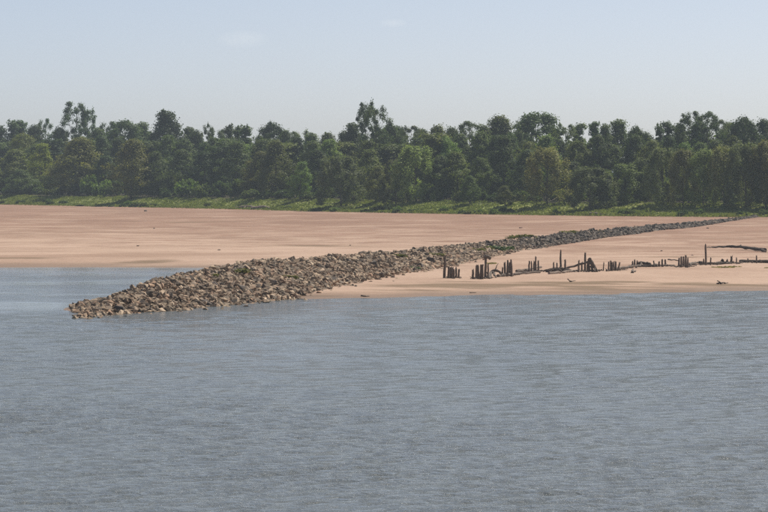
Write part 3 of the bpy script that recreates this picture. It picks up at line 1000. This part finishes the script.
# clusters: (phrase, base row, [(x, top row, half width px, lean)...])
CL = [
    ('stubby clump right of the lone tall post', 278.4, [(448.4, 267.3, 1.0, 0.0), (450.4, 266.8, 1.05, 0.02), (452.4, 267.4, 1.0, 0), (454.0, 269.8, 0.8, 0.0), (456.0, 267.8, 0.9, 0.03), (458.5, 269.4, 0.9, 0.02)]),
    ('clump round the flat-headed tall post', 278.8, [(473.1, 269.5, 0.95, 0), (476.3, 265.2, 1.0, 0.01), (478.6, 264.6, 1.0, -0.03), (480.8, 264.8, 1.0, 0.02), (482.6, 264.2, 0.8, 0.02), (488.0, 264.2, 0.8, 0.01)]),
    ('clump just right of the arching driftwood root', 276.2, [(502.4, 267, 0.75, 0.01), (505.2, 262.4, 0.95, -0.02), (507.1, 260.9, 0.9, 0.03), (509.5, 262.2, 0.95, 0.02), (511.6, 260.4, 1.0, -0.02)]),
    ('row of slim posts left of the tallest mid-row post', 271.6, [(529.1, 261, 0.7, 0), (531.5, 261.6, 0.65, 0.01), (533.9, 260.9, 0.7, 0.03), (535.6, 256.5, 0.75, -0.01), (538.5, 260.6, 0.75, 0.01)]),
    ('posts standing in the dark brush heap', 271.8, [(553.6, 262, 0.65, 0.01), (557.0, 263, 0.65, -0.02), (565.1, 260.1, 0.8, 0.01)]),
    ('clump by the leaning tripod of timbers', 271.8, [(578.5, 260.4, 0.75, 0.0), (581.6, 261.6, 0.75, 0.02), (585.1, 252.8, 0.9, 0.01), (587.6, 261.8, 0.8, 0.02)]),
    ('clump right of the thin lone stick', 270.8, [(608.5, 261.4, 0.7, 0), (610.6, 261, 0.75, 0.03), (612.2, 262.2, 0.7, -0.03), (613.7, 261.6, 0.75, 0.02), (615.6, 261.4, 0.8, -0.02), (618.0, 262.0, 0.7, 0.22)]),
    ('clump left of the dark root mass', 267.0, [(632.4, 261.6, 0.75, 0.04), (634.9, 260, 0.8, -0.05), (637.0, 261.1, 0.75, 0.03)]),
    ('trio between the root mass and the thick clump', 266.4, [(659.0, 261.3, 0.8, 0.02), (662.4, 259.4, 0.8, -0.02), (665.2, 259.8, 0.85, 0.02)]),
    ('thick clump left of the tall far-right post', 267.2, [(679.0, 258.0, 0.85, 0.01), (681.4, 257.2, 0.9, -0.02), (683.7, 256.9, 0.9, 0.02), (685.8, 255.4, 0.9, 0.01), (687.6, 258.2, 0.75, 0.03)]),
    ('short stubs at the foot of the tall far-right post', 264.9, [(701.8, 262.2, 0.7, 0.02), (703.6, 259, 0.7, 0), (710.6, 258.0, 0.65, 0.01)]),
    ('upright stubs right of the pointed brush', 263.8, [(731.2, 256, 0.95, 0.0), (733.2, 261, 0.6, 0.03), (736.5, 258, 0.6, 0)]),
    ('stubs along the last log at the right edge', 262.8, [(748.0, 258.8, 0.7, 0), (752.2, 260.8, 0.7, 0.02), (756.6, 255.6, 0.65, 0.0), (760.0, 260.2, 0.6, 0.02)]),
]
PG = 'old wooden piles along the sandbar'
sd = 300


def add_pile(px, base, top, hw, lean, label, **kw):
    global sd
    sd += 1
    g = ground_at(px, base)
    ht = z_at(top, g[1]) - g[2]
    o = obj('wooden_pile', pile_mesh(sd, ht, 1.22 * hw / F * g[1], (lean + 0.035 * random.uniform(-1, 1), 0.03 * random.uniform(-1, 1)), **kw), None, tuple(g))
    o.rotation_euler = (0, 0, 0)
    q = 0.75 + 0.5 * random.random(); o.color = (q, q * 0.99, q * 0.98, 1)
    tag(o, label, 'post', PG)
    return o


for (phrase, base, ps) in CL:
    k = len(ps)
    for i, (px, top, hw, lean) in enumerate(ps):
        pos = 'leftmost' if i == 0 else ('rightmost' if i == k - 1 else ORD[i] + ' from left')
        add_pile(px, base + random.uniform(-0.5, 0.5), top, hw, lean, 'post, %s in the %s' % (pos, phrase), point=random.choice([0, 0, 0, 0.25]))
add_pile(444.3, 278.2, 255.8, 1.2, 0.01, 'lone tall dark post at the left end of the pile row')
add_pile(485.0, 278.6, 256.5, 1.05, 0.01, 'tall post with a broad flat dark head among short posts')
add_pile(560.6, 271.8, 250.4, 0.85, -0.01, 'tallest slim post in the middle, rising from the dark brush heap', point=0.25)
add_pile(603.5, 271.0, 262.0, 0.5, 0.05, 'thin lone stick right of the leaning tripod of timbers', point=0.6)
add_pile(705.9, 265.2, 244.6, 0.85, -0.02, 'tall far-right post beside the long dark log', point=0.15)
add_pile(654.0, 266.6, 260.8, 0.6, -0.06, 'small leaning stub at the right end of the dark root mass')


def branchy(name, pts_list, label, cat, group=None, mat=None, tone=1.0):
    """driftwood from several tapering limbs; pts_list = [(path in world metres, r0, r1), ...]; the first limb is the stem"""
    o0 = np.array(pts_list[0][0][0])
    root = empty(name, tuple(o0)) if len(pts_list) > 1 else None
    for i, (path, r0, r1) in enumerate(pts_list):
        P = np.array(path, float) - o0
        # refine with a little crookedness
        t = np.linspace(0, len(P) - 1, max(5, 4 * (len(P) - 1) + 1))
        Q = np.stack([np.interp(t, np.arange(len(P)), P[:, k]) for k in range(3)], 1)
        Ln = np.linalg.norm(P[-1] - P[0])
        Q[1:-1] += RS.randn(len(Q) - 2, 3) * 0.022 * min(Ln, 2.2) * np.array([1, 1, 0.5])
        rad = np.linspace(r0, r1, len(Q)) * (0.7 + 0.5 * RS.rand(len(Q)))
        V, T = tri_of(*tube(Q, rad, 8))
        me = mesh_np(name if root is None else ('stem' if i == 0 else 'branch'), V, T, mat or M_DRIFT, False)
        if root is None: o = obj(name, me, None, tuple(o0))
        else: o = obj('stem' if i == 0 else 'branch', me, root)
        q = tone * (0.85 + 0.3 * random.random()); o.color = (q, q, q, 1)
    t = root or o
    tag(t, label, cat, group)
    return t


def G(px, py, lift=0.0):
    g = ground_at(px, py); g[2] += lift
    return g


def V_(px, py, at):
    """point above the ground at the distance of `at`"""
    return np.array([px_x(px, at[1]), at[1], z_at(py, at[1])])


# flat dark head of the tall post: a root plate lying across it
a = G(485, 278.6)
branchy('root_stump', [((V_(483.6, 257.6, a), V_(487, 256.2, a), V_(491.2, 258.2, a)), 0.16, 0.10), ((V_(484.5, 256.6, a), V_(486, 254.6, a)), 0.14, 0.06), ((V_(487, 257, a), V_(490.4, 259.6, a)), 0.12, 0.05)],
        'dark broken stump caught on the head of a tall post', 'stump')
a = G(494, 277)
branchy('driftwood_root', [((G(487, 278.6), V_(491, 272.5, a), V_(495, 270.4, a), V_(499, 271.4, a), G(503, 274.5)), 0.16, 0.10), ((V_(491, 273, a), G(489.5, 279)), 0.11, 0.09), ((V_(494.5, 271, a), V_(496.5, 266.5, a), V_(498, 262.8, a)), 0.06, 0.02),
                           ((V_(492.5, 272, a), G(496, 278)), 0.10, 0.07), ((V_(488.5, 275, a), V_(486, 271.5, a)), 0.08, 0.04), ((G(485, 278.9), V_(488, 274.8, a)), 0.09, 0.06)],
        'arching tangle of driftwood root right of the flat-headed post', 'driftwood')
branchy('driftwood_log', [((G(498, 277.2, .1), G(508, 276.3, .12), G(520, 274.6, .1), G(540, 273.4, .1)), 0.17, 0.10)], 'long low log running from the arching root to the slim posts', 'log')
branchy('driftwood_log', [((G(516.5, 272.9, .15), G(526, 271.8, .16), G(541, 269.8, .25)), 0.15, 0.09), ((G(534, 270.9, .2), G(538, 269.6, .5)), 0.06, 0.03)], 'grey log lying behind the slim posts left of the brush heap', 'log')
a = G(558, 272)
heap = [((G(547, 272.4, .05), V_(554, 269.6, a), V_(561, 268.0, a), G(571, 271.5, .1)), 0.14, 0.09)]
for i in range(46):
    x0 = 548 + 20 * random.random(); x1 = x0 + random.uniform(-7, 7)
    b0 = G(x0, 272.4 - 0.9 * random.random(), .02)
    heap.append(((b0, V_((x0 + x1) / 2, 270.6 - 1.6 * random.random(), b0), V_(x1, 270.4 - 4.6 * random.random() * (1 - abs(x1 - 558) / 14 if abs(x1 - 558) < 14 else 0), b0)), 0.09, 0.035))
branchy('brush_heap', heap, 'dark tangled brush heap at the foot of the tallest mid-row post', 'driftwood', tone=0.75)
branchy('driftwood_log', [((G(549, 274.2, .1), G(560, 273.6, .12), G(571, 272.4, .14), V_(574, 270.6, G(573, 271.8))), 0.13, 0.08)], 'pale log along the front of the dark brush heap', 'log', tone=1.5)
a = G(588, 272)
branchy('driftwood_log', [((G(566.5, 269.4, .1), V_(577, 265.4, a), V_(590.5, 260.6, a)), 0.11, 0.09)], 'straight timber leaning up to the right between two clumps of posts', 'log')
tri = [((V_(589.4, 257.8, a), V_(593, 264, a), G(597.2, 272)), 0.13, 0.12), ((V_(590.2, 258.4, a), V_(591.5, 265, a), G(592.5, 272)), 0.11, 0.10), ((V_(588.6, 259, a), G(588.8, 272)), 0.10, 0.09),
       ((V_(591.5, 260.5, a), V_(594.5, 266, a), G(595.0, 272.2)), 0.09, 0.11), ((V_(588, 266.5, a), V_(595.5, 267.6, a)), 0.08, 0.07), ((G(588, 271.6, .1), G(598, 271.6, .1)), 0.12, 0.10)]
branchy('timber_tripod', tri, 'dark leaning tripod of broken timbers in the middle of the pile row', 'driftwood', tone=0.8)
branchy('driftwood_log', [((G(606.5, 271.4, .08), G(615, 270.1, .12), G(626, 268.5, .12), G(641, 266.6, .14)), 0.13, 0.08)], 'slender log from the foot of the post clump towards the dark root mass', 'log')
a = G(636, 268)
branchy('driftwood_stump', [((G(632.4, 273.2, .05), V_(634, 270, a), V_(637.2, 267.2, a)), 0.18, 0.11), ((G(635, 272.4, .05), V_(634.4, 270.4, a)), 0.08, 0.06)], 'short leaning stump in front of the dark root mass', 'stump')
a = G(648, 266.8)
branchy('root_mass', [((G(638, 266.2, .1), V_(641, 262.8, a), V_(647, 263.4, a), V_(652, 265, a), G(657, 266.2, .1)), 0.20, 0.12), ((V_(641, 263, a), G(640, 267.2)), 0.12, 0.10), ((V_(644, 263.4, a), V_(646, 265.6, a), G(650, 266.8)), 0.15, 0.12), ((V_(640.5, 263.4, a), V_(638.5, 261.2, a)), 0.07, 0.03),
                      ((V_(648, 264.2, a), V_(650, 262.4, a)), 0.06, 0.03), ((G(641, 266.8, .1), G(655, 267, .1)), 0.16, 0.12)], 'dark low root mass between two clumps of posts', 'driftwood', tone=0.7)
branchy('driftwood_log', [((G(668, 262.2, .25), G(673, 262.4, .25), G(679.5, 262.9, .25)), 0.07, 0.05)], 'thin stick pointing at the thick clump of posts from the left', 'log')
branchy('driftwood_log', [((G(656, 266.8, .08), G(664, 266.4, .1), G(674, 265.9, .08)), 0.10, 0.06)], 'low thin log along the foot of the trio of posts', 'log')
branchy('driftwood_log', [((G(689.5, 266.5, .1), V_(690.5, 264, G(690, 265.5)), G(698, 264.2, .16), G(712, 264.9, .12), G(722, 263.9, .12)), 0.15, 0.11)], 'dark log lying at the foot of the tall far-right post', 'log', tone=0.8)
a = G(724, 264)
spk = [((G(717, 264.2, .1), G(730, 263.6, .1)), 0.15, 0.12)]
for (x0, xt, yt) in ((719, 722.6, 258.8), (721, 723.4, 259.4), (723, 723.8, 260.2), (725, 727.6, 258.9), (726.6, 728, 260.4), (720, 721, 261.2)):
    spk.append(((G(x0, 264, 0), V_((x0 + xt) / 2, 262, a), V_(xt, yt, a)), 0.12, 0.05))
branchy('brush_heap', spk, 'pointed dark brush heap of leaning stubs right of the tall far-right post', 'driftwood', tone=0.75)
branchy('driftwood_log', [((G(740, 262.4, .12), G(750, 262.6, .14), G(762, 263.0, .14), G(782, 263.6, .12)), 0.16, 0.14)], 'dark log running out of view at the right edge of the pile row', 'log', tone=0.8)
c1 = G(712, 250.2)
branchy('long_drift_trunk', [((G(765, 251.8, .2), G(752, 250.8, .28), G(740, 249.8, .35), G(726, 249.6, .35), G(713, 250.0, .3), V_(707, 247.4, c1)), 0.25, 0.05), ((G(741, 249.8, .5), V_(736, 247.5, G(738, 249.6)), V_(729.5, 247.2, G(731, 249.6))), 0.10, 0.05),
                             ((G(764, 251.8, .3), V_(764.5, 249.3, G(764, 251.8))), 0.14, 0.07), ((G(762, 252.0, .2), G(766, 252.6, .1)), 0.15, 0.08)],
        'long dark drift trunk lying on the sand behind the right-hand posts', 'log', tone=0.62)
a = G(720, 284.6)
branchy('driftwood_fork', [((G(717, 284.2, .02), G(721, 284.4, .12), G(728, 283.6, .05)), 0.11, 0.05), ((V_(721, 283.4, a), V_(718.6, 281.2, a), V_(717.2, 280.9, a)), 0.08, 0.03), ((G(721, 284.2, .1), V_(724, 282.6, a)), 0.06, 0.03)],
        'small dark forked driftwood on the damp sand near the right waterline', 'driftwood', tone=0.8)
a = G(572, 282)
branchy('driftwood_fork', [((V_(567.6, 278.6, a), V_(569.5, 280.6, a), G(572, 282, .02)), 0.04, 0.06), ((G(570, 282.1, .02), G(575.5, 281.2, .04)), 0.05, 0.03)], 'thin grey driftwood twigs on the damp sand below the leaning timber', 'driftwood')
branchy('driftwood_log', [((G(361.5, 296.6, .03), G(365, 296.9, .05), G(369, 296.7, .02)), 0.08, 0.05)], 'small dark log at the waterline just right of the dike', 'log')
branchy('driftwood_log', [((G(470, 293.2, .03), G(476, 293.0, .03)), 0.05, 0.03)], 'short stick lying near the waterline below the flat-headed post', 'log')
a = G(595, 215.2)
branchy('driftwood_heap', [((G(590, 215.4, .2), V_(594, 213.6, a), G(601, 215.4, .2)), 0.38, 0.25), ((V_(594, 214, a), V_(596, 209.8, a)), 0.10, 0.05), ((V_(595.5, 214, a), V_(599, 211.5, a)), 0.12, 0.05), ((V_(593, 214.2, a), V_(591.6, 211.8, a)), 0.10, 0.05), ((G(589, 215.6, .1), G(603, 215.6, .1)), 0.3, 0.2)],
        'driftwood heap at the grass edge below the ragged low willow', 'driftwood', tone=1.1)
branchy('driftwood_heap', [((G(236, 208.7, .2), G(247, 208.0, .5), G(258, 208.5, .3)), 0.3, 0.15), ((G(252, 209, .2), G(264, 208.6, .5), G(270, 209.2, .2)), 0.35, 0.2), ((G(244, 208.6, .2), G(252, 206.8, .4)), 0.18, 0.08)],
        'pale driftwood along the grass edge left of centre', 'driftwood', tone=2.0)

# low tangles of sticks washed up against the clumps of posts
for (phrase, base, ps) in CL:
    x0, x1 = ps[0][0] - 2.5, ps[-1][0] + 2.5
    limbs = [((G(x0, base + 0.3, .05), G((x0 + x1) / 2, base - 0.2, .12), G(x1, base + 0.1, .0)), 0.035, 0.02)]
    for i in range(int(5 + (x1 - x0) * 0.7)):
        xa = random.uniform(x0, x1); xb = xa + random.uniform(-3.5, 3.5)
        g0 = G(xa, base + random.uniform(-0.6, 0.5), .03)
        limbs.append(((g0, V_((xa + xb) / 2, base - random.uniform(0.6, 2.0), g0), V_(xb, base - random.uniform(0.0, 4.2) * random.random() - 0.4, g0)), 0.055, 0.02))
    branchy('driftwood_tangle', limbs, 'low tangle of sticks under the ' + phrase, 'driftwood', 'stick tangles at the feet of the posts', tone=0.8)

# crooked brush washed up in a line between the clumps
for i in range(2, len(CL) - 1):
    (pa, ba, qa), (pb, bb, qb) = CL[i], CL[i + 1]
    x0, x1 = qa[-1][0] + 1, qb[0][0] - 1
    limbs = []
    for k in range(int(6 + (x1 - x0) * 0.55)):
        t = random.random(); xa = x0 + (x1 - x0) * t; yb = ba + (bb - ba) * t
        xb = xa + random.uniform(-8, 8)
        g0 = G(xa, yb + random.uniform(-0.7, 0.5), .03)
        limbs.append(((g0, V_((xa * 0.6 + xb * 0.4), yb - random.uniform(0.3, 1.5), g0), V_(xb, yb - random.uniform(-0.2, 2.6) * random.random(), g0)), random.uniform(0.04, 0.09), 0.02))
    branchy('brush_line', limbs, 'low brush right of the ' + pa, 'driftwood', 'brush between the clumps of posts', tone=random.uniform(0.65, 1.2))

# small stones and debris lying alone on the sand
LONE = [(138, 246.2, 0.9, 'small dark lump on the far sand above the damp hollow'), (219, 250.3, 0.75, 'small dark lump on the pale sand above the left part of the dike'), (154, 228.6, 0.9, 'dark speck of driftwood on the upper left sand'),
        (393.5, 281.4, 0.34, 'single dark stone on the pale beach right of the dike toe'), (350, 245.6, 0.6, 'small brown lump on the sand above the middle of the dike'), (520.5, 228.2, 1.3, 'round reddish clod on the far sand behind the dark dike stones'),
        (661.5, 251.2, 0.55, 'small grey lump on the sand behind the trio of posts'), (692.5, 255.4, 0.5, 'little pebble-like lump behind the thick clump of posts'), (671.0, 265.8, 0.4, 'small stone left of the thick clump of posts'),
        (666.5, 263.6, 0.3, 'tiny stone between the trio and the thick clump'), (708, 228.4, 1.0, 'small dark stub on the sand just below the far end of the dike'), (146, 211.4, 1.6, 'pale grass-tuft-like clod at the far sand edge on the left')]
for (px, py, wd, lab) in LONE:
    g = G(px, py)
    k = random.randrange(len(ROCKS))
    o = obj('sand_stone', rock_me[k], None, (g[0], g[1], g[2] + 0.06 * wd))
    o.scale = (wd * 0.5, wd * 0.5, wd * 0.34); o.rotation_euler = (0, 0, random.random() * 6)
    o.color = (0.14, 0.105, 0.085, 1) if 'reddish' not in lab else (0.2, 0.11, 0.085, 1)
    tag(o, lab, 'stone', 'stones lying alone on the sand')


# ------------------------------------------------------------------ weeds growing on the dike and the beach
def weed_mesh(seed, per=60):
    rr = np.random.RandomState(seed)
    P = [lobe_points(rr, (0.45 * rr.randn(), 0.45 * rr.randn(), 0.30 + 0.22 * rr.rand()), (0.34, 0.34, 0.30), per) for _ in range(9)]
    pts = np.concatenate(P); pts = pts[pts[:, 2] > 0]
    lv, lf = leaves(pts, 0.16, rr, 1.9, 0.4)
    sp = []
    for i in range(7):
        q = pts[rr.randint(len(pts))]
        sp.append(tri_of(*tube([(q[0] * 0.3, q[1] * 0.3, -0.15), q], [0.015, 0.008], 4)))
    v, f = merge(sp)
    return mesh_np('leaves', lv, lf, M_WEED), mesh_np('stalks', v, f, M_BARK)


WEEDS = [weed_mesh(1200 + i, 44) for i in range(4)]
THIN = weed_mesh(1290, 14)
SPOTS = [(207, 277, 1.1, 'far left weed patch, low and sparse, on the broad end of the dike'), (216, 276, 1.6, 'wide green weed patch high on the broad end of the dike'), (240, 272, 1.2, 'weed tuft on the dike just right of the wide green patch'), (247, 267, 1.1, 'weed tuft at the dike crest above the broad end'),
         (282, 268, 1.4, 'bright weed tuft near the crest where the dike meets the beach'), (287, 277, 0.9, 'small weed tuft low on the dike where it meets the beach'), (302, 270, 0.9, 'small weed right of the bright tuft, by the beach corner of the dike'),
         (388, 261.5, 1.5, 'green weed patch in the middle of the dike left of the lone tall post'), (400, 257, 1.3, 'yellowish weed patch on the crest left of the lone tall post'), (413, 268, 0.9, 'dark green weed low on the dike left of the lone tall post'),
         (423, 256, 1.1, 'weed patch near the crest a little left of the lone tall post'), (446, 252, 2.1, 'bright green bush on the dike right above the lone tall post'), (436, 255, 1.2, 'low weed touching the left of the bright green bush'),
         (496, 249, 1.7, 'dark teal-green bush on the dike above the flat-headed post'), (488, 248, 1.2, 'pale weed left of the dark teal-green bush on the dike'), (474, 250, 1.2, 'olive weed on the dike between the two larger bushes'), (528, 238, 2.0, 'pale green bush on the crest where the stones turn dark'), (570, 232.5, 1.5, 'pale low bush on the crest of the dark far stones'), (592, 232, 1.5, 'green bush low among the dark far stones of the dike')]
for i, (px, py, wd, lab) in enumerate(SPOTS):
    best = None
    for yy in np.arange(238, 620, 0.5):
        xx = px_x(px, yy); v = xx - float(axis_x(yy)); w = float(np.interp(yy, AX_Y, AX_W))
        if abs(v) > w: continue
        zz = float(dike_z(np.array(yy), np.array(v)))
        e = abs(zz - z_at(py + 1.5, yy))
        if best is None or e < best[0]: best = (e, xx, yy, zz)
    root = empty('weed_clump', (best[1], best[2], best[3] - 0.02), random.random() * 6)
    root.scale = (wd * 0.95, wd * 0.95, wd * 0.4)
    lm, sm = WEEDS[i % 4]
    l = obj('leaves', lm, root); obj('stalks', sm, root)
    l.color = (0.6, 0.85, 0.8, 1) if 'dark' in lab[:6] else ((1.2, 1.15, 0.9, 1) if ('pale' in lab or 'yellow' in lab or 'olive' in lab) else (1.05, 1.0, 0.8, 1))
    tag(root, lab, 'weed', 'weeds growing on the dike')
for (px, py, wd, lab) in [(716, 267.4, 0.45, 'left end of the thin grass fringe on the sand below the far-right posts'), (724, 267.8, 0.55, 'middle of the thin grass fringe on the sand below the far-right posts'), (733, 267, 0.45, 'right end of the thin grass fringe on the sand below the far-right posts'), (491, 264, 0.6, 'yellowish weed on the sand right of the flat-headed post'), (768, 268, 0.4, 'pale grass tuft on the sand at the right edge')]:
    g = G(px, py)
    root = empty('weed_clump', (g[0], g[1], g[2] - 0.08), random.random() * 6)
    root.scale = (wd * 1.2, wd * 2.0, wd * 0.55)
    l = obj('leaves', THIN[0], root); obj('stalks', THIN[1], root)
    l.color = (1.6, 1.35, 0.9, 1)
    tag(root, lab, 'weed', 'thin weeds on the sand')

# ------------------------------------------------------------------ summer haze in the air
hv = np.array([(x, y, z) for z in (-6.0, 46.0) for y in (-6500.0, 16500.0) for x in (-155000.0, 155000.0)])
hf = np.array([(0, 2, 3, 1), (4, 5, 7, 6), (0, 1, 5, 4), (2, 6, 7, 3), (0, 4, 6, 2), (1, 3, 7, 5)])
m, nt, out = mat_new('summer_haze')
pv = N(nt, 'ShaderNodeVolumePrincipled')
pv.inputs['Color'].default_value = (0.74, 0.87, 1.0, 1)
pv.inputs['Density'].default_value = 0.00013
pv.inputs['Anisotropy'].default_value = 0.2
nt.links.new(pv.outputs[0], out.inputs['Volume'])
tag(obj('haze', mesh_np('haze', hv, hf, m)), 'thin blue summer haze over the river', 'haze', kind='stuff')
